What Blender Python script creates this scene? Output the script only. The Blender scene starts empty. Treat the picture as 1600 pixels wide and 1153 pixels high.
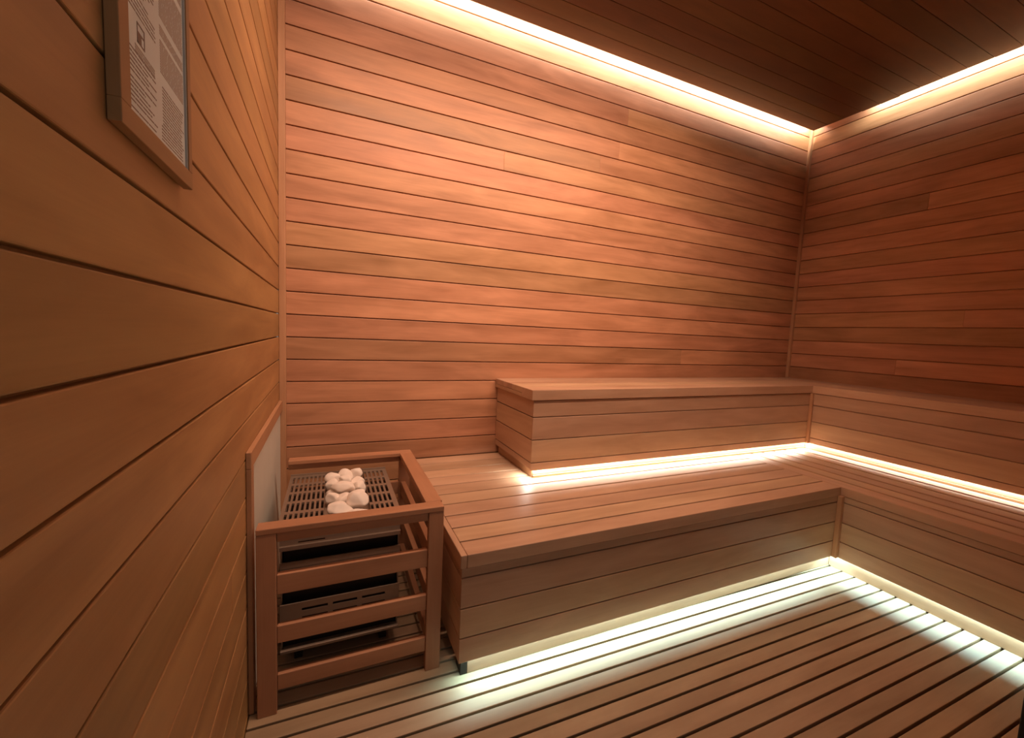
import bpy, bmesh, math, random
from mathutils import Matrix, Vector

# ------------------------------------------------------------------ camera, world, exposure
SC = bpy.context.scene
COL = SC.collection
cam_data = bpy.data.cameras.new('camera')
cam = bpy.data.objects.new('camera', cam_data)
COL.objects.link(cam)
SC.camera = cam
cam_data.sensor_fit = 'HORIZONTAL'
cam_data.sensor_width = 36.0
cam_data.lens = 643.767 * 36.0 / 1600.0
cam_data.clip_start = 0.01
RC = ((0.91641642, -0.39784091, 0.04362974),      # camera right
      (0.00584792, -0.09569063, -0.99539395),     # camera down
      (0.40018339, 0.9124505, -0.08536592))       # camera forward
cm = Matrix(((RC[0][0], -RC[1][0], -RC[2][0], 0.17498676),
             (RC[0][1], -RC[1][1], -RC[2][1], -1.84556264),
             (RC[0][2], -RC[1][2], -RC[2][2], 0.95493775),
             (0, 0, 0, 1)))
cam.matrix_world = cm

SC.view_settings.view_transform = 'Standard'
SC.view_settings.look = 'None'
SC.view_settings.gamma = 1.0
SC.view_settings.exposure = 0.0
SC.view_settings.use_curve_mapping = False

world = bpy.data.worlds.new('world')
SC.world = world
world.use_nodes = True
bg = world.node_tree.nodes['Background']
bg.inputs[0].default_value = (1.0, 0.87, 0.74, 1)
bg.inputs[1].default_value = 0.23

W = 3.067          # inner width of the room
CEIL = 2.345       # underside of the floating ceiling panel
FRONT = -1.62      # inner face of the front wall


def area(name, loc, size, size_y, power, color, direction, spread=180.0, xaxis=(1, 0, 0)):
    d = bpy.data.lights.new(name, 'AREA')
    d.shape = 'RECTANGLE'
    d.size = size
    d.size_y = size_y
    d.energy = power
    d.color = color
    d.spread = math.radians(spread)
    o = bpy.data.objects.new(name, d)
    COL.objects.link(o)
    z = -Vector(direction).normalized()
    x = Vector(xaxis).normalized()
    y = z.cross(x).normalized()
    x = y.cross(z).normalized()
    o.matrix_world = Matrix(((x.x, y.x, z.x, loc[0]), (x.y, y.y, z.y, loc[1]), (x.z, y.z, z.z, loc[2]), (0, 0, 0, 1)))
    return o


XU_END = 0.909     # left end of the upper bench, where its strip turns the corner
COVE = (1.0, 0.92, 0.78)
NEUT = (0.90, 0.95, 0.86)
COOL = (0.55, 1.0, 1.06)
# cove above the back wall, cove above the right wall
area('back_cove_light', (W / 2, -0.0515, 2.395), W - 0.06, 0.008, 18, COVE, (0, 0.7, -1))
area('right_cove_light', (W - 0.0555, -0.96, 2.395), 1.24, 0.008, 7, NEUT, (0.7, 0, -1), xaxis=(0, 1, 0))
# strips under the lips of the upper and lower bench
area('upper_bench_back_light', (1.798, -0.3845, 0.4112), 1.764, 0.005, 8.0, NEUT, (0, -0.7, -1))
area('upper_bench_end_light', (XU_END + 0.0150, -0.358, 0.4138), 0.060, 0.0024, 0.50, NEUT, (-1, 0, -0.1), xaxis=(0, 1, 0))
area('upper_bench_right_light', (W - 0.3795, -1.00, 0.4112), 1.22, 0.005, 4.0, NEUT, (-0.7, 0, -1), xaxis=(0, 1, 0))
area('lower_bench_back_light', (1.3335, -0.827, 0.0738), 1.673, 0.005, 5.6, COOL, (0, -0.5, -1))
area('lower_bench_right_light', (2.185, -1.225, 0.0726), 0.76, 0.005, 2.7, COOL, (-0.5, 0, -1), xaxis=(0, 1, 0))
# added fill with no known lamp, brightens the back wall and benches
area('added_back_wall_fill', (0.98, -1.00, 2.315), 1.75, 0.05, 24.5, (1.0, 0.65, 0.46), (0, 1, -1.30), spread=120)


# ------------------------------------------------------------------ materials
def mat_new(name):
    m = bpy.data.materials.new(name)
    m.use_nodes = True
    nt = m.node_tree
    return m, nt, nt.nodes['Principled BSDF']


def wood(name, light, dark, rough=0.5, var=0.22, hue=0.012, grain=1.0, spec=0.35):
    """planks: UV u runs along the grain in metres, v across; every plank is an island with its own tone"""
    m, nt, b = mat_new(name)
    N, L = nt.nodes, nt.links
    tc = N.new('ShaderNodeTexCoord')
    geo = N.new('ShaderNodeNewGeometry')
    off = N.new('ShaderNodeVectorMath'); off.operation = 'SCALE'
    off.inputs[0].default_value = (37.0, 11.0, 5.0)
    L.new(geo.outputs['Random Per Island'], off.inputs['Scale'])
    add = N.new('ShaderNodeVectorMath'); add.operation = 'ADD'
    L.new(tc.outputs['UV'], add.inputs[0]); L.new(off.outputs[0], add.inputs[1])

    def noise(sx, sy, detail, dist=0.0, rough_=0.55):
        mp = N.new('ShaderNodeMapping'); mp.inputs['Scale'].default_value = (sx, sy, 1)
        L.new(add.outputs[0], mp.inputs['Vector'])
        n = N.new('ShaderNodeTexNoise'); n.inputs['Scale'].default_value = 1.0
        n.inputs['Detail'].default_value = detail; n.inputs['Roughness'].default_value = rough_
        n.inputs['Distortion'].default_value = dist
        L.new(mp.outputs[0], n.inputs['Vector'])
        return n
    broad = noise(2.2, 16, 3, 0.6)          # slow cathedral-like bands
    fine = noise(5.0, 260, 4, 0.3, 0.6)     # pores and fine lines
    blot = noise(2.6, 9.0, 3, 1.2)          # blotches
    r1 = N.new('ShaderNodeMapRange'); r1.inputs[1].default_value = 0.25; r1.inputs[2].default_value = 0.75
    L.new(broad.outputs['Fac'], r1.inputs[0])
    mx = N.new('ShaderNodeMix'); mx.data_type = 'FLOAT'; mx.inputs[0].default_value = 0.32
    L.new(r1.outputs[0], mx.inputs[2]); L.new(fine.outputs['Fac'], mx.inputs[3])
    mx2 = N.new('ShaderNodeMix'); mx2.data_type = 'FLOAT'; mx2.inputs[0].default_value = 0.42
    L.new(mx.outputs[0], mx2.inputs[2]); L.new(blot.outputs['Fac'], mx2.inputs[3])
    ramp = N.new('ShaderNodeValToRGB')
    e = ramp.color_ramp.elements
    e[0].position = 0.27; e[0].color = (*dark, 1)
    e[1].position = 0.68; e[1].color = (*light, 1)
    L.new(mx2.outputs[0], ramp.inputs[0])
    hsv = N.new('ShaderNodeHueSaturation')
    mv = N.new('ShaderNodeMapRange'); mv.inputs[3].default_value = 1 - var; mv.inputs[4].default_value = 1 + var
    L.new(geo.outputs['Random Per Island'], mv.inputs[0]); L.new(mv.outputs[0], hsv.inputs['Value'])
    wn = N.new('ShaderNodeTexWhiteNoise'); wn.noise_dimensions = '1D'
    L.new(geo.outputs['Random Per Island'], wn.inputs['W'])
    mh = N.new('ShaderNodeMapRange'); mh.inputs[3].default_value = 0.5 - hue; mh.inputs[4].default_value = 0.5 + hue
    L.new(wn.outputs['Value'], mh.inputs[0]); L.new(mh.outputs[0], hsv.inputs['Hue'])
    L.new(ramp.outputs[0], hsv.inputs['Color'])
    L.new(hsv.outputs[0], b.inputs['Base Color'])
    rr = N.new('ShaderNodeMapRange'); rr.inputs[3].default_value = rough - 0.08; rr.inputs[4].default_value = rough + 0.1
    L.new(mx.outputs[0], rr.inputs[0]); L.new(rr.outputs[0], b.inputs['Roughness'])
    b.inputs['Specular IOR Level'].default_value = spec
    bp = N.new('ShaderNodeBump'); bp.inputs['Strength'].default_value = 0.06; bp.inputs['Distance'].default_value = 0.002
    L.new(fine.outputs['Fac'], bp.inputs['Height']); L.new(bp.outputs[0], b.inputs['Normal'])
    return m


def plain(name, col, rough=0.5, metal=0.0, speck=0.0, scale=40.0):
    m, nt, b = mat_new(name)
    N, L = nt.nodes, nt.links
    tc = N.new('ShaderNodeTexCoord')
    n = N.new('ShaderNodeTexNoise'); n.inputs['Scale'].default_value = scale; n.inputs['Detail'].default_value = 4
    L.new(tc.outputs['Object'], n.inputs['Vector'])
    mr = N.new('ShaderNodeMapRange'); mr.inputs[3].default_value = 1 - speck; mr.inputs[4].default_value = 1 + speck
    L.new(n.outputs['Fac'], mr.inputs[0])
    hs = N.new('ShaderNodeHueSaturation'); hs.inputs['Color'].default_value = (*col, 1)
    L.new(mr.outputs[0], hs.inputs['Value']); L.new(hs.outputs[0], b.inputs['Base Color'])
    b.inputs['Roughness'].default_value = rough
    b.inputs['Metallic'].default_value = metal
    return m


def glow(name, col, strength):
    m, nt, b = mat_new(name)
    b.inputs['Base Color'].default_value = (0.9, 0.9, 0.9, 1)
    b.inputs['Emission Color'].default_value = (*col, 1)
    b.inputs['Emission Strength'].default_value = strength
    return m


M_WALL = wood('cedar_wall_boards', (0.53, 0.265, 0.142), (0.31, 0.142, 0.068), 0.48, 0.19, 0.009)
M_WALLL = wood('cedar_left_wall_boards', (0.48, 0.265, 0.108), (0.31, 0.155, 0.055), 0.48, 0.15, 0.006)
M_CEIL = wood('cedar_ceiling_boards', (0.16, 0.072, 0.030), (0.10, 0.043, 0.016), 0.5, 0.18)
M_BENCH = wood('cedar_bench_boards', (0.52, 0.325, 0.205), (0.38, 0.222, 0.132), 0.48, 0.13, 0.006)
M_FLOOR = wood('floor_slats', (0.42, 0.285, 0.175), (0.30, 0.19, 0.11), 0.55, 0.14, 0.006)
M_GUARD = wood('guard_rails', (0.47, 0.245, 0.130), (0.33, 0.158, 0.080), 0.42, 0.12, 0.008)
M_TRIM = wood('cedar_trim', (0.50, 0.285, 0.145), (0.36, 0.19, 0.09), 0.5, 0.08)
M_FRAMEW = wood('notice_frame_wood', (0.38, 0.225, 0.095), (0.27, 0.15, 0.06), 0.5, 0.06)
M_DARK = plain('dark_void', (0.012, 0.009, 0.007), 0.9)
M_STEEL = plain('brushed_steel', (0.34, 0.25, 0.19), 0.45, 0.6, 0.08, 60)
M_STEELD = plain('blackened_steel', (0.03, 0.024, 0.021), 0.5, 0.6, 0.2)
M_STONE = plain('white_stone', (0.84, 0.74, 0.66), 0.75, 0.0, 0.10, 30)
M_BOARD = plain('white_cement_board', (0.62, 0.60, 0.52), 0.8, 0.0, 0.05, 12)
M_PAPER = plain('paper', (0.80, 0.84, 0.82), 0.65, 0.0, 0.02, 10)
M_INK = plain('print_ink', (0.26, 0.185, 0.15), 0.7)
M_INKL = plain('print_ink_grey', (0.48, 0.41, 0.36), 0.7)
M_BLACK = plain('black_metal', (0.006, 0.006, 0.006), 0.6)
M_RIM = plain('pale_grey_rim', (0.45, 0.43, 0.42), 0.5)
M_LEDW = glow('led_warm', (1.0, 0.75, 0.5), 3.0)
M_LEDC = glow('led_cool', (0.85, 1.0, 0.95), 3.0)

rng = random.Random(7)


# ------------------------------------------------------------------ mesh helpers
def new_bm():
    bm = bmesh.new()
    bm.loops.layers.uv.new('UVMap')
    return bm


def box(bm, x0, x1, y0, y1, z0, z1, axis='x', fn=None):
    """one board; the grain runs along axis; fn may bend the corner points"""
    uv = bm.loops.layers.uv[0]
    if x0 > x1: x0, x1 = x1, x0
    if y0 > y1: y0, y1 = y1, y0
    if z0 > z1: z0, z1 = z1, z0
    co = [(x, y, z) for x in (x0, x1) for y in (y0, y1) for z in (z0, z1)]
    vs = [bm.verts.new(fn(*c) if fn else c) for c in co]
    faces = [(0, 1, 3, 2), (4, 6, 7, 5), (0, 4, 5, 1), (2, 3, 7, 6), (0, 2, 6, 4), (1, 5, 7, 3)]
    for f in faces:
        fc = bm.faces.new([vs[i] for i in f])
        for lp, i in zip(fc.loops, f):
            c = co[i]
            if axis == 'x': u, v = c[0], c[1] + c[2]
            elif axis == 'y': u, v = c[1], c[0] + c[2]
            else: u, v = c[2], c[0] + c[1]
            lp[uv].uv = (u, v)
    return vs


def obj(name, bm, m, parent=None, bevel=0.0, seg=2, smooth=False):
    bmesh.ops.recalc_face_normals(bm, faces=bm.faces[:])
    me = bpy.data.meshes.new(name)
    bm.to_mesh(me)
    bm.free()
    me.materials.append(m)
    o = bpy.data.objects.new(name, me)
    COL.objects.link(o)
    if parent is not None:
        o.parent = parent
        o.matrix_parent_inverse = Matrix.Translation(-Vector(parent.location))
    if bevel > 0:
        b = o.modifiers.new('bevel', 'BEVEL')
        b.width = bevel
        b.segments = seg
        b.limit_method = 'ANGLE'
    if smooth:
        for p in me.polygons:
            p.use_smooth = True
    return o


def thing(name, label, cat, loc, group=None):
    o = bpy.data.objects.new(name, None)
    o.empty_display_size = 0.1
    COL.objects.link(o)
    o.location = loc
    return tag(o, label, cat, group)


def tag(o, label, cat, group=None):
    o['label'] = label
    o['category'] = cat
    if group:
        o['group'] = group
    return o


def struct(name, bm, m, bevel=0.0, label=None, cat=None):
    o = obj(name, bm, m, None, bevel)
    o['kind'] = 'structure'
    if label: o['label'] = label
    if cat: o['category'] = cat
    return o


PITCH = 0.0890
GAP = 0.0042


def zline(n):
    return 0.37 + (22 - n) * PITCH


def rows():
    """(bottom, top) of every wall board, from under the floor to above the ceiling panel"""
    out = []
    for n in range(-1, 27):
        out.append((zline(n + 1) + GAP / 2, zline(n) - GAP / 2))
    return out


def pieces(a, b, n_max=2):
    """a board row is made of one or two lengths butted together"""
    if rng.random() < 0.08:
        c = a + (b - a) * rng.uniform(0.25, 0.75)
        return [(a, c), (c, b)]
    return [(a, b)]


# ------------------------------------------------------------------ the room shell
bm = new_bm()
for z0, z1 in rows():
    for a, b in pieces(-0.01, W):
        box(bm, a, b, 0.0, 0.014, z0, z1, 'x')
box(bm, -0.02, W, 0.0105, 0.03, -0.06, 2.5, 'x')
struct('wall_back', bm, M_WALL, 0.0016, 'back wall of horizontal reddish cedar boards behind the upper bench', 'wall')


def left_fn(x, y, z):
    return (x - 0.015 * (1 + y / 1.4), y, z)


bm = new_bm()
for z0, z1 in rows():
    for a, b in pieces(-2.2, 0.0):
        box(bm, -0.014, 0.0, a, b, z0, z1, 'y', left_fn)
box(bm, -0.03, -0.0105, -2.2, 0.0, -0.06, 2.5, 'y', left_fn)
struct('wall_left', bm, M_WALLL, 0.0016, 'left wall of horizontal cedar boards carrying the framed notice', 'wall')

bm = new_bm()
for z0, z1 in rows():
    for a, b in pieces(FRONT, 0.0):
        box(bm, W, W + 0.014, a, b, z0, z1, 'y')
box(bm, W + 0.0105, W + 0.03, FRONT - 0.04, 0.0, -0.06, 2.5, 'y')
struct('wall_right', bm, M_WALL, 0.0016, 'shadowed right wall of horizontal cedar boards above the benches', 'wall')

bm = new_bm()
for z0, z1 in rows():
    box(bm, 1.345, W, FRONT - 0.014, FRONT, z0, z1, 'x')
box(bm, 1.345, W, FRONT - 0.03, FRONT - 0.0105, -0.06, 2.5, 'x')
struct('wall_front', bm, M_WALL, 0.0016, 'front wall of cedar boards beside the doorway', 'wall')

# ceiling: a panel of boards floating a few centimetres off the walls, roof slab over it
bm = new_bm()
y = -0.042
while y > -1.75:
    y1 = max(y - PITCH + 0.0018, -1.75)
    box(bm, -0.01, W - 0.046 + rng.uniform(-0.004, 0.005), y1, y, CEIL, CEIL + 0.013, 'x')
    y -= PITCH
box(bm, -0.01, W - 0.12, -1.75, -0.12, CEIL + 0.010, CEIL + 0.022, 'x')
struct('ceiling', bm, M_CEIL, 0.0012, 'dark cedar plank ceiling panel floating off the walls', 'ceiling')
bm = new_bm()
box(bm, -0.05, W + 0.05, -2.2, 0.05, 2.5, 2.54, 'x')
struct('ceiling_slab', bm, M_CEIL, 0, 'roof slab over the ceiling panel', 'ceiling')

# floor: slats running along the back wall, slightly out of square
FP = 0.0466


def floor_fn(x, y, z):
    return (x, y - 0.015 * x, z)


bm = new_bm()
k = -18
while True:
    yc = -0.843 - FP * k
    if yc < -2.15: break
    a = yc - 0.0036
    b = yc - FP + 0.0036
    box(bm, -0.005, 2.34, b, a, -0.020, 0.0, 'x', floor_fn)
    k += 1
struct('floor', bm, M_FLOOR, 0.0014, 'slatted wooden duckboard floor', 'floor')
bm = new_bm()
box(bm, -0.05, W, -2.2, 0.03, -0.07, -0.045, 'x')
struct('floor_slab', bm, M_DARK, 0, 'dark floor under the slats', 'floor')

# corner battens
bm = new_bm()
box(bm, -0.0145, 0.0095, -0.020, 0.0, 0.0, 2.40, 'z')
struct('trim_1', bm, M_TRIM, 0.002, 'upright batten in the left back corner behind the heater', 'trim')
bm = new_bm()
box(bm, W - 0.018, W, -0.018, 0.0, 0.738, 2.42, 'z')
struct('trim_2', bm, M_TRIM, 0.002, 'upright batten in the right back corner above the upper bench', 'trim')
# made-up housing over the added fill light, out of view
bm = new_bm()
box(bm, 0.08, 1.88, -1.035, -0.995, CEIL - 0.012, CEIL - 0.0005, 'x')
struct('added_fill_housing', bm, M_CEIL, 0.001, 'made-up slim housing under the ceiling over the added fill light', 'trim')
# black door post at the entrance
bm = new_bm()
box(bm, 1.258, 1.340, FRONT - 0.03, FRONT + 0.015, 0.0, 2.345, 'z')
struct('door_1', bm, M_BLACK, 0.002, 'black metal door post at the right edge of the entrance', 'door')

# ------------------------------------------------------------------ lower bench (L shaped)
XL, YF, XR = 0.487, -0.857, 2.155
lower = thing('lower_bench', 'long L-shaped lower cedar bench with wide slatted seat, just above the floor', 'bench', (1.6, -0.6, 0.0))
bm = new_bm()
edges = [-0.857, -0.7838, -0.6999, -0.6158, -0.5284, -0.4416, -0.352, -0.265, -0.178, -0.09, -0.004]
for i in range(len(edges) - 1):
    g0 = 0.0 if i == 0 else 0.003
    th = 0.037 if i == 0 else 0.024
    box(bm, XL + 0.018, XR - 0.0015, edges[i] + g0, edges[i + 1] - 0.003, 0.37 - th, 0.37, 'x')
obj('seat', bm, M_BENCH, lower, 0.002)
bm = new_bm()
xe = [2.155, 2.243, 2.331, 2.420, 2.513, 2.605, 2.695, 2.785, 2.875, 2.965, 3.062]
for i in range(len(xe) - 1):
    g0 = 0.0 if i == 0 else 0.003
    th = 0.037 if i == 0 else 0.024
    box(bm, xe[i] + (g0 and 0.008), xe[i + 1] - 0.008, FRONT + 0.004, -0.004, 0.37 - th, 0.37, 'y')
obj('seat', bm, M_BENCH, lower, 0.002)
bm = new_bm()
box(bm, XL, XL + 0.0172, YF, -0.004, 0.333, 0.37, 'y')
obj('end_board', bm, M_BENCH, lower, 0.002)
LZ = [0.0640, 0.1345, 0.2190, 0.3055, 0.3335]
bm = new_bm()
for i in range(4):
    box(bm, XL + 0.004, XR + 0.004, YF + 0.003, YF + 0.013, LZ[i] + (0.0018 if i else 0), LZ[i + 1] - 0.0018, 'x')
box(bm, XL + 0.014, XR + 0.004, YF + 0.0115, YF + 0.018, 0.0665, 0.332, 'x')
obj('front_panel', bm, M_BENCH, lower, 0.0015)
bm = new_bm()
for i in range(4):
    box(bm, XR + 0.003, XR + 0.013, FRONT + 0.004, YF + 0.003, LZ[i] + (0.0018 if i else 0), LZ[i + 1] - 0.0018, 'y')
box(bm, XR + 0.0115, XR + 0.018, FRONT + 0.004, YF + 0.004, 0.0665, 0.332, 'y')
obj('front_panel', bm, M_BENCH, lower, 0.0015)
bm = new_bm()
for i in range(4):
    box(bm, XL + 0.004, XL + 0.014, YF + 0.0145, -0.004, LZ[i] + (0.0018 if i else 0), LZ[i + 1] - 0.0018, 'y')
obj('end_panel', bm, M_BENCH, lower, 0.0015)
bm = new_bm()
box(bm, XR - 0.015, XR + 0.003, YF - 0.015, YF + 0.003, 0.064, 0.3325, 'z')
obj('corner_batten', bm, M_TRIM, lower, 0.002)
bm = new_bm()
box(bm, XL + 0.040, XR + 0.036, YF + 0.035, YF + 0.050, 0.0005, 0.060, 'x')
box(bm, XL + 0.040, XR + 0.036, YF + 0.035, YF + 0.050, 0.060, 0.110, 'x')
obj('toe_board', bm, M_BENCH, lower, 0.001)
bm = new_bm()
box(bm, XR + 0.035, XR + 0.050, FRONT + 0.004, YF + 0.0345, 0.0005, 0.060, 'y')
box(bm, XR + 0.035, XR + 0.050, FRONT + 0.004, YF + 0.0345, 0.060, 0.110, 'y')
obj('toe_board', bm, M_BENCH, lower, 0.001)
bm = new_bm()
box(bm, XL + 0.020, XL + 0.0385, -0.822, -0.775, 0.0005, 0.064, 'y')
obj('foot', bm, M_STEELD, lower, 0.001)

# ------------------------------------------------------------------ upper bench (L shaped)
XU, YU, XUR = 0.909, -0.402, 2.672
upper = thing('upper_bench', 'L-shaped upper cedar bench with boarded box front, standing on the lower bench', 'bench', (1.9, -0.2, 0.37))
bm = new_bm()
ed = [-0.407, -0.305, -0.204, -0.103, -0.003]
for i in range(4):
    box(bm, XU - 0.010, XUR - 0.0006, ed[i] + (0 if i == 0 else 0.0006), ed[i + 1] - 0.0006, 0.695 if i == 0 else 0.712, 0.737, 'x')
box(bm, XU - 0.010, XU + 0.010, -0.3042, -0.003, 0.695, 0.7115, 'y')
obj('seat', bm, M_BENCH, upper, 0.002)
bm = new_bm()
xe = [2.667, 2.767, 2.866, 2.965, 3.064]
for i in range(4):
    box(bm, xe[i] + (0 if i == 0 else 0.0006), xe[i + 1] - 0.0006, FRONT + 0.004, -0.003, 0.695 if i == 0 else 0.712, 0.737, 'y')
obj('seat', bm, M_BENCH, upper, 0.002)
UZ = [0.4075, 0.4400, 0.5330, 0.6256, 0.6945]
bm = new_bm()
for i in range(4):
    box(bm, XU, XUR + 0.008, YU, YU + 0.010, UZ[i] + (0.0018 if i else 0), UZ[i + 1] - 0.0018, 'x')
box(bm, XU + 0.012, XUR + 0.008, YU + 0.0085, YU + 0.014, 0.4085, 0.694, 'x')
obj('front_panel', bm, M_BENCH, upper, 0.0015)
bm = new_bm()
for i in range(4):
    box(bm, XUR, XUR + 0.010, FRONT + 0.004, YU, UZ[i] + (0.0018 if i else 0), UZ[i + 1] - 0.0018, 'y')
box(bm, XUR + 0.0085, XUR + 0.014, FRONT + 0.004, YU + 0.001, 0.4085, 0.694, 'y')
obj('front_panel', bm, M_BENCH, upper, 0.0015)
bm = new_bm()
for i in range(1, 4):
    box(bm, XU + 0.0005, XU + 0.0105, YU + 0.0102, -0.004, UZ[i] + 0.0018, UZ[i + 1] - 0.0018, 'y')
box(bm, XU + 0.0005, XU + 0.0105, YU + 0.0102, -0.004, 0.4126, UZ[1] - 0.0018, 'y')
box(bm, XU + 0.0180, XU + 0.0215, YU + 0.026, -0.004, 0.3705, 0.4300, 'y')
obj('end_panel', bm, M_BENCH, upper, 0.0015)
bm = new_bm()
box(bm, XUR - 0.015, XUR, YU - 0.015, YU, 0.4075, 0.694, 'z')
obj('corner_batten', bm, M_TRIM, upper, 0.002)
bm = new_bm()
box(bm, XU + 0.0225, XUR + 0.030, YU + 0.022, YU + 0.036, 0.382, 0.4300, 'x')
box(bm, XU + 0.0225, XUR + 0.030, YU + 0.018, YU + 0.036, 0.3705, 0.3805, 'x')
obj('toe_board', bm, M_BENCH, upper, 0.001)
bm = new_bm()
box(bm, XUR + 0.022, XUR + 0.036, FRONT + 0.004, YU + 0.020, 0.382, 0.4300, 'y')
box(bm, XUR + 0.018, XUR + 0.036, FRONT + 0.004, YU + 0.016, 0.3705, 0.3805, 'y')
obj('toe_board', bm, M_BENCH, upper, 0.001)


# ------------------------------------------------------------------ LED strips
def led(label, m, x0, x1, y0, y1, z0, z1, axis):
    bm = new_bm()
    box(bm, x0, x1, y0, y1, z0, z1, axis)
    o = obj('led_strip', bm, m, None, 0)
    tag(o, label, 'led strip', 'hidden led strips')
    return o


led('warm led strip along the top of the back wall above the ceiling edge', M_LEDW, 0.03, W - 0.03, -0.057, -0.049, 2.397, 2.401, 'x')
led('led strip along the top of the right wall above the ceiling edge', M_LEDW, W - 0.061, W - 0.053, -1.58, -0.34, 2.397, 2.401, 'y')
led('led strip under the front edge of the upper bench along the back wall', M_LEDW, 0.916, XUR + 0.01, -0.3885, -0.3825, 0.4150, 0.4190, 'x')
led('led strip under the front edge of the upper bench along the right wall', M_LEDW, W - 0.3835, W - 0.3775, -1.60, -0.395, 0.4150, 0.4190, 'y')
led('cool led strip under the front edge of the lower bench along the back wall', M_LEDC, 0.503, XR + 0.02, -0.832, -0.826, 0.080, 0.084, 'x')
led('cool led strip under the front edge of the lower bench along the right wall', M_LEDC, XR + 0.025, XR + 0.031, -1.60, -0.84, 0.080, 0.084, 'y')

# ------------------------------------------------------------------ heat shield on the left wall
shield = thing('heat_shield', 'white cement board in a cedar frame on the left wall behind the heater', 'wall panel', (0.0, -0.4, 0.0))
bm = new_bm()
box(bm, 0.0006, 0.004, -0.735, -0.022, 0.004, 0.625, 'z', left_fn)
obj('board', bm, M_BOARD, shield)
bm = new_bm()
box(bm, 0.0006, 0.012, -0.756, -0.021, 0.6150, 0.655, 'y', left_fn)
obj('top_frame', bm, M_TRIM, shield, 0.0015)
bm = new_bm()
box(bm, 0.0006, 0.012, -0.756, -0.722, 0.002, 0.6148, 'z', left_fn)
obj('side_frame', bm, M_TRIM, shield, 0.0015)

# ------------------------------------------------------------------ heater guard
guard = thing('heater_guard', 'cedar rail guard standing round the sauna heater in the left corner', 'heater guard', (0.24, -0.5, 0.0))
GX0, GX1, GY0, GY1 = 0.0140, 0.4600, -0.775, -0.205
T = 0.475


def gpart(name, *bx):
    bm = new_bm()
    for b_ in bx:
        box(bm, *b_)
    return obj(name, bm, M_GUARD, guard, 0.0016)


gpart('post', (GX0, GX0 + 0.042, GY0 + 0.001, GY0 + 0.022, 0.0, T - 0.0145, 'z'))
gpart('post', (GX1 - 0.041, GX1, GY0 + 0.001, GY0 + 0.022, 0.0, T - 0.0145, 'z'))
gpart('post', (GX1 - 0.041, GX1, GY1 - 0.022, GY1 - 0.001, 0.0, T - 0.0145, 'z'))
gpart('top_rail', (GX0, GX1, GY0, GY0 + 0.042, T - 0.014, T, 'x'))
gpart('top_rail', (GX1 - 0.042, GX1 + 0.004, GY0 + 0.0425, GY1 - 0.0425, T - 0.014, T, 'y'))
gpart('top_rail', (GX0 + 0.022, GX1 + 0.004, GY1 - 0.042, GY1, T - 0.014, T, 'x'))
for z0, z1 in ((0.437, 0.4605), (0.305, 0.3545), (0.180, 0.2240), (0.058, 0.0985)):
    gpart('rail', (GX0 + 0.0425, GX1 - 0.0415, GY0 + 0.006, GY0 + 0.022, z0, z1, 'x'))
    gpart('rail', (GX1 - 0.034, GX1 - 0.016, GY0 + 0.0225, GY1 - 0.0225, z0, z1, 'y'))
    gpart('rail', (GX0 + 0.020, GX1 - 0.0415, GY1 - 0.022, GY1 - 0.006, z0, z1, 'x'))

# ------------------------------------------------------------------ heater
heater = thing('sauna_heater', 'boxy steel sauna heater with a slotted top grate inside the cedar guard', 'heater', (0.2, -0.44, 0.0))
HX0, HX1, HY0, HY1, HZ = 0.050, 0.362, -0.650, -0.245, 0.420
bm = new_bm()
box(bm, HX0 + 0.006, HX1 - 0.006, HY0 + 0.022, HY1 - 0.006, 0.055, HZ - 0.045)
obj('body', bm, M_STEELD, heater, 0.003)
bm = new_bm()
box(bm, HX1 - 0.005, HX1 - 0.001, HY0 + 0.012, HY1, 0.055, HZ - 0.010)
obj('side_panel', bm, M_STEEL, heater, 0.001)
bm = new_bm()
box(bm, HX0 + 0.001, HX0 + 0.005, HY0 + 0.012, HY1, 0.055, HZ - 0.010)
obj('side_panel', bm, M_STEEL, heater, 0.001)
for fx in (HX0 + 0.03, HX1 - 0.05):
    for fy in (HY0 + 0.05, HY1 - 0.05):
        bm = new_bm()
        box(bm, fx, fx + 0.022, fy, fy + 0.022, 0.0, 0.0545)
        obj('foot', bm, M_STEELD, heater, 0.002)


def slotted(bm, x0, x1, z0, z1, y0, y1, slots):
    """a flat front panel with rectangular openings: cut into a grid of cells, the cells of the slots left out"""
    xs = sorted({x0, x1, *[s[0] for s in slots], *[s[1] for s in slots]})
    zs = sorted({z0, z1, *[s[2] for s in slots], *[s[3] for s in slots]})
    for i in range(len(xs) - 1):
        for j in range(len(zs) - 1):
            cx, cz = (xs[i] + xs[i + 1]) / 2, (zs[j] + zs[j + 1]) / 2
            if any(s[0] < cx < s[1] and s[2] < cz < s[3] for s in slots):
                continue
            box(bm, xs[i], xs[i + 1], y0, y1, zs[j], zs[j + 1])


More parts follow.
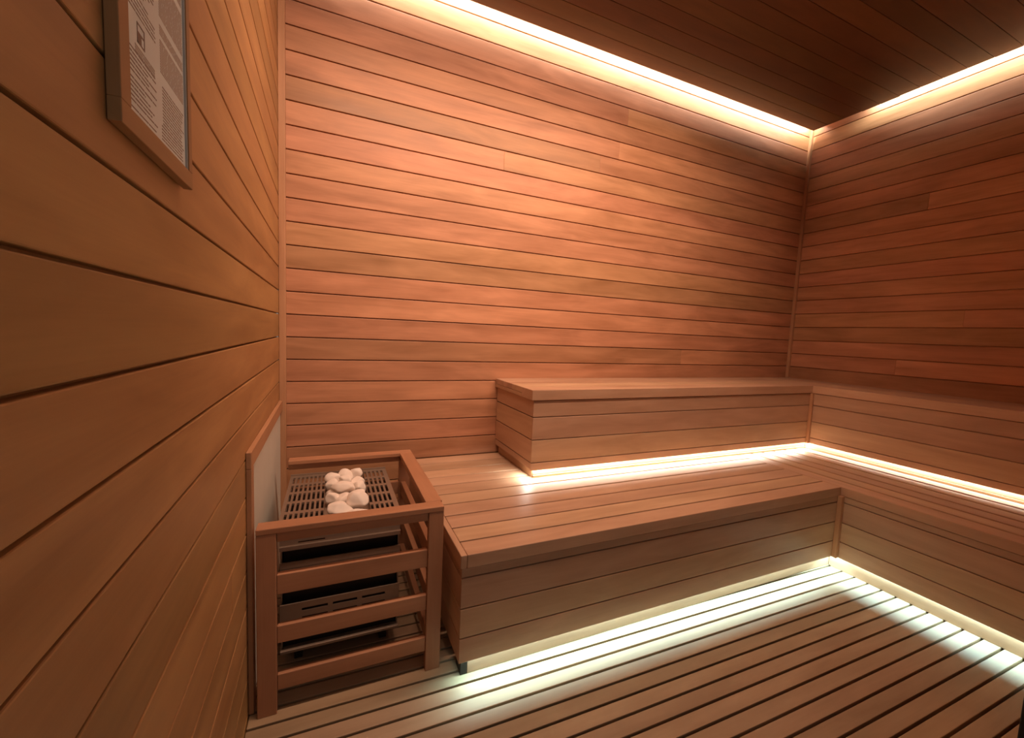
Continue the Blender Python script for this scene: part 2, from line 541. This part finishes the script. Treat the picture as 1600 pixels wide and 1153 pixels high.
bm = new_bm()
slotted(bm, HX0, HX1, 0.3660, 0.4120, HY0, HY0 + 0.004, [(0.094, 0.160, 0.3690, 0.3735)])
box(bm, HX0, HX1, HY0 - 0.008, HY0 + 0.004, 0.3550, 0.3658)
obj('front_panel', bm, M_STEEL, heater)
bm = new_bm()
box(bm, HX0, HX1, HY0, HY0 + 0.004, 0.2400, 0.2985)
box(bm, HX0, HX1, HY0 + 0.002, HY0 + 0.006, 0.2985, 0.3015)
box(bm, HX0, HX1, HY0, HY0 + 0.004, 0.3015, 0.3180)
obj('front_panel', bm, M_STEEL, heater)
bm = new_bm()
sl = []
for a, b in ((0.103, 0.168), (0.181, 0.245), (0.258, 0.322)):
    for zc in (0.1780, 0.1535, 0.1290):
        sl.append((a, b, zc - 0.0038, zc + 0.0038))
slotted(bm, HX0, HX1, 0.1050, 0.1990, HY0, HY0 + 0.004, sl)
obj('front_panel', bm, M_STEEL, heater)
bm = new_bm()
box(bm, HX0, HX1, HY0 - 0.002, HY0 + 0.02, 0.0600, 0.0680)
obj('bottom_lip', bm, M_STEEL, heater, 0.001)

# top grate: slots left and right of a plain channel that carries the stones
bm = new_bm()
GZ0, GZ1 = HZ - 0.006, HZ
gx0, gx1, gy0, gy1 = 0.044, 0.364, HY0 - 0.004, HY1
colsL = [(0.0540 + i * 0.0133, 0.0540 + i * 0.0133 + 0.0072) for i in range(8)]
colsR = [(0.2840 + i * 0.0144, 0.2840 + i * 0.0144 + 0.0078) for i in range(5)]
rws = [(-0.268 - i * 0.0765 - 0.058, -0.268 - i * 0.0765) for i in range(5)]
slots = [(a, b, c, d) for a, b in colsL + colsR for c, d in rws] + [(0.1555, 0.2825, HY0 + 0.004, -0.252)]
xs = sorted({gx0, gx1, *[s[0] for s in slots], *[s[1] for s in slots]})
ys = sorted({gy0, gy1, *[s[2] for s in slots], *[s[3] for s in slots]})
for i in range(len(xs) - 1):
    for j in range(len(ys) - 1):
        cx, cy = (xs[i] + xs[i + 1]) / 2, (ys[j] + ys[j + 1]) / 2
        if any(s[0] < cx < s[1] and s[2] < cy < s[3] for s in slots):
            continue
        box(bm, xs[i], xs[i + 1], ys[j], ys[j + 1], GZ0, GZ1)
obj('grate', bm, M_STEEL, heater)
bm = new_bm()
TZ = HZ - 0.024
box(bm, 0.1545, 0.1555, HY0 + 0.004, -0.252, TZ, HZ - 0.0002)
box(bm, 0.2825, 0.2835, HY0 + 0.004, -0.252, TZ, HZ - 0.0002)
box(bm, 0.1545, 0.2835, HY0 + 0.004, -0.252, TZ - 0.0015, TZ)
obj('stone_tray', bm, M_STEEL, heater)
bm = new_bm()
box(bm, gx0, gx1, gy1 - 0.003, gy1, GZ1, GZ1 + 0.006)
obj('rear_lip', bm, M_STEEL, heater, 0.0008)


# ------------------------------------------------------------------ white stones on the grate
def stone(seed, cx, cy, z0, w, d, h, rot, label):
    r = random.Random(seed)
    w, d, h = w * 1.30, d * 1.26, h * 1.22
    bm = bmesh.new()
    bmesh.ops.create_icosphere(bm, subdivisions=4, radius=1.0)
    planes = []
    for _ in range(12):
        v = Vector((r.gauss(0, 1), r.gauss(0, 1), r.gauss(0, 0.8))).normalized()
        planes.append((v, r.uniform(0.66, 0.86)))
    ph = [r.uniform(0, 6.28) for _ in range(6)]
    for v in bm.verts:
        p = v.co.copy()
        s = 1.0
        for n, dd in planes:
            q = p.dot(n)
            if q > dd:
                s = min(s, dd / q * 0.90 + 0.10)
        s *= 1 + 0.05 * math.sin(2.1 * p.x + ph[0]) * math.sin(2.3 * p.y + ph[1]) + 0.04 * math.sin(3.4 * p.z + ph[2] + 1.5 * p.x)
        v.co = p * s
    zr = min(v.co.z for v in bm.verts)
    c, s_ = math.cos(rot), math.sin(rot)
    for v in bm.verts:
        x, y, z = v.co.x * w / 2, v.co.y * d / 2, (v.co.z - zr) * h / 2
        v.co = (x * c - y * s_, x * s_ + y * c, z)
    me = bpy.data.meshes.new('stone')
    bm.to_mesh(me)
    bm.free()
    me.materials.append(M_STONE)
    for p in me.polygons:
        p.use_smooth = True
    o = bpy.data.objects.new('stone', me)
    COL.objects.link(o)
    o.location = (cx, cy, z0)
    tag(o, label, 'stone', 'white stones on the heater grate')


ST = [  # seed, x, y, lift, width, depth, height, turn, label
    (1, 0.182, -0.288, 0.000, 0.046, 0.052, 0.040, 0.3, 'rounded white stone at the back left end of the pile on the grate'),
    (2, 0.221, -0.283, 0.004, 0.040, 0.050, 0.046, 0.9, 'white stone with a flat slanted face, middle of the back of the pile'),
    (3, 0.262, -0.275, 0.000, 0.042, 0.046, 0.042, -0.2, 'white stone at the back right end of the pile, peaked on top'),
    (4, 0.262, -0.335, 0.000, 0.044, 0.050, 0.036, 0.1, 'white stone second from the back along the right edge of the pile'),
    (5, 0.223, -0.352, 0.018, 0.030, 0.040, 0.034, 0.6, 'small pointed white stone in the middle of the back half of the pile'),
    (6, 0.265, -0.396, 0.000, 0.046, 0.052, 0.038, -0.4, 'white stone third from the back along the right edge of the pile'),
    (7, 0.212, -0.420, 0.020, 0.070, 0.040, 0.032, -0.45, 'long white stone lying slantwise across the middle of the pile'),
    (8, 0.181, -0.465, 0.000, 0.036, 0.050, 0.036, 0.4, 'white stone at the left edge under the slanting long stone'),
    (9, 0.214, -0.487, 0.010, 0.050, 0.048, 0.030, 0.2, 'flattish white stone between the long slanting stone and the front ones'),
    (10, 0.258, -0.458, 0.000, 0.046, 0.046, 0.034, 0.0, 'white stone behind the big stone on the right edge of the pile'),
    (11, 0.251, -0.531, 0.010, 0.056, 0.066, 0.044, 0.5, 'big smooth white stone at the front right of the pile'),
    (12, 0.199, -0.560, 0.006, 0.062, 0.056, 0.034, -0.1, 'big oval white stone at the front left of the pile'),
    (13, 0.179, -0.512, 0.000, 0.022, 0.028, 0.018, 0.0, 'tiny white stone tucked in the left edge behind the front oval stone'),
    (14, 0.250, -0.592, 0.000, 0.060, 0.036, 0.030, 0.2, 'low white stone at the very front of the pile by the guard rail'),
    (15, 0.183, -0.345, 0.000, 0.042, 0.052, 0.034, 0.2, 'white stone second from the back along the left edge of the pile'),
    (16, 0.184, -0.407, 0.000, 0.036, 0.046, 0.026, 0.5, 'low white stone at the left edge beneath the long slanting stone'),
]
for s in ST:
    stone(s[0], 0.218 + (s[1] - 0.221) * 0.92, -0.300 + (s[2] + 0.275) * 1.0, TZ + 0.0003 + s[3], *s[4:])

# ------------------------------------------------------------------ framed notice on the left wall
notice = thing('framed_notice', 'framed printed notice hanging on the left wall of cedar boards', 'notice', (0.0, -1.275, 1.28))
ny0, ny1, nz0, nz1 = -1.3745, -1.1800, 1.1195, 1.425
t = 0.0105
bm = new_bm()
rw = 0.0200
box(bm, 0.0004, t, ny0, ny1, nz0, nz0 + rw, 'y')
box(bm, 0.0004, t, ny0, ny1, nz1 - rw, nz1, 'y')
box(bm, 0.0004, t, ny0, ny0 + rw, nz0 + rw, nz1 - rw, 'z')
box(bm, 0.0004, t, ny1 - 0.013, ny1, nz0 + rw, nz1 - rw, 'z')
obj('frame', bm, M_FRAMEW, notice, 0.0008)
py0, py1, pz0, pz1 = ny0 + rw, ny1 - 0.0155, nz0 + rw, nz1 - rw
bm = new_bm()
box(bm, 0.0004, 0.0094, py1 + 0.0002, ny1 - 0.0132, pz0, pz1)
obj('inner_rim', bm, M_RIM, notice)
bm = new_bm()
box(bm, 0.0004, 0.0072, py0 + 0.0002, py1, pz0 + 0.0002, pz1 - 0.0002)
obj('sheet', bm, M_PAPER, notice)
r = random.Random(5)
bmD, bmD2, bmD3, bmD4, bmL = new_bm(), new_bm(), new_bm(), new_bm(), new_bm()


def line(bm_, a, b, z, h):
    """one printed line: words of uneven length from a to b"""
    y_ = a
    while y_ < b:
        w_ = min(r.uniform(0.008, 0.022), b - y_)
        box(bm_, 0.0072, 0.0074, y_, y_ + w_, z, z + h)
        y_ += w_ + 0.0016


ca, cb = py0 + 0.005, py0 + 0.071
z = pz0 + 0.006
zi = 0
while z < pz1 - 0.008:
    rel = z - pz0
    if 0.062 < rel < 0.092:                     # the little sign sits here
        pass
    else:
        end = cb - (r.uniform(0, 0.03) if r.random() < 0.3 else r.uniform(0, 0.004))
        line(bmD if rel < 0.07 else bmD3, ca, end, z, 0.0012)
    z += 0.0040 if (zi % 6) else 0.0062
    zi += 1
ca2, cb2 = py0 + 0.083, py1 - 0.004
z = pz0 + 0.006
zi = 0
while z < pz0 + 0.062:
    line(bmD2, ca2 + (0.004 if z > pz0 + 0.02 else 0), cb2 - r.uniform(0, 0.01), z, 0.0012)
    z += 0.0034
for a, b in ((0.074, 0.106), (0.112, 0.122), (0.130, 0.175), (0.184, 0.196), (0.204, 0.255)):
    zz = pz0 + a
    while zz < pz0 + b:
        line(bmL, ca2, cb2, zz, 0.0017)
        zz += 0.0026
line(bmD4, ca2, ca2 + 0.03, pz0 + 0.199, 0.0018)
zz = pz0 + 0.0600
while zz < pz0 + 0.066:
    line(bmL, ca + 0.016, cb - 0.004, zz, 0.0017)
    zz += 0.0026
obj('printed_text', bmD, M_INK, notice)
obj('printed_text', bmD2, M_INK, notice)
obj('printed_text', bmD3, M_INK, notice)
obj('heading', bmD4, M_INK, notice)
obj('grey_print', bmL, M_INKL, notice)
bm = new_bm()
sy0, sy1, sz0, sz1 = py0 + 0.026, py0 + 0.043, pz0 + 0.0705, pz0 + 0.0885
for a in ((sy0, sy1, sz0, sz0 + 0.0014), (sy0, sy1, sz1 - 0.0014, sz1), (sy0, sy0 + 0.0014, sz0, sz1), (sy1 - 0.0014, sy1, sz0, sz1),
          (sy0 + 0.001, sy0 + 0.0095, sz0 + 0.001, sz0 + 0.0105), (sy0 + 0.009, sy1, sz0 + 0.0090, sz0 + 0.0105)):
    box(bm, 0.0072, 0.0075, a[0], a[1], a[2], a[3])
obj('pictogram', bm, M_INK, notice)
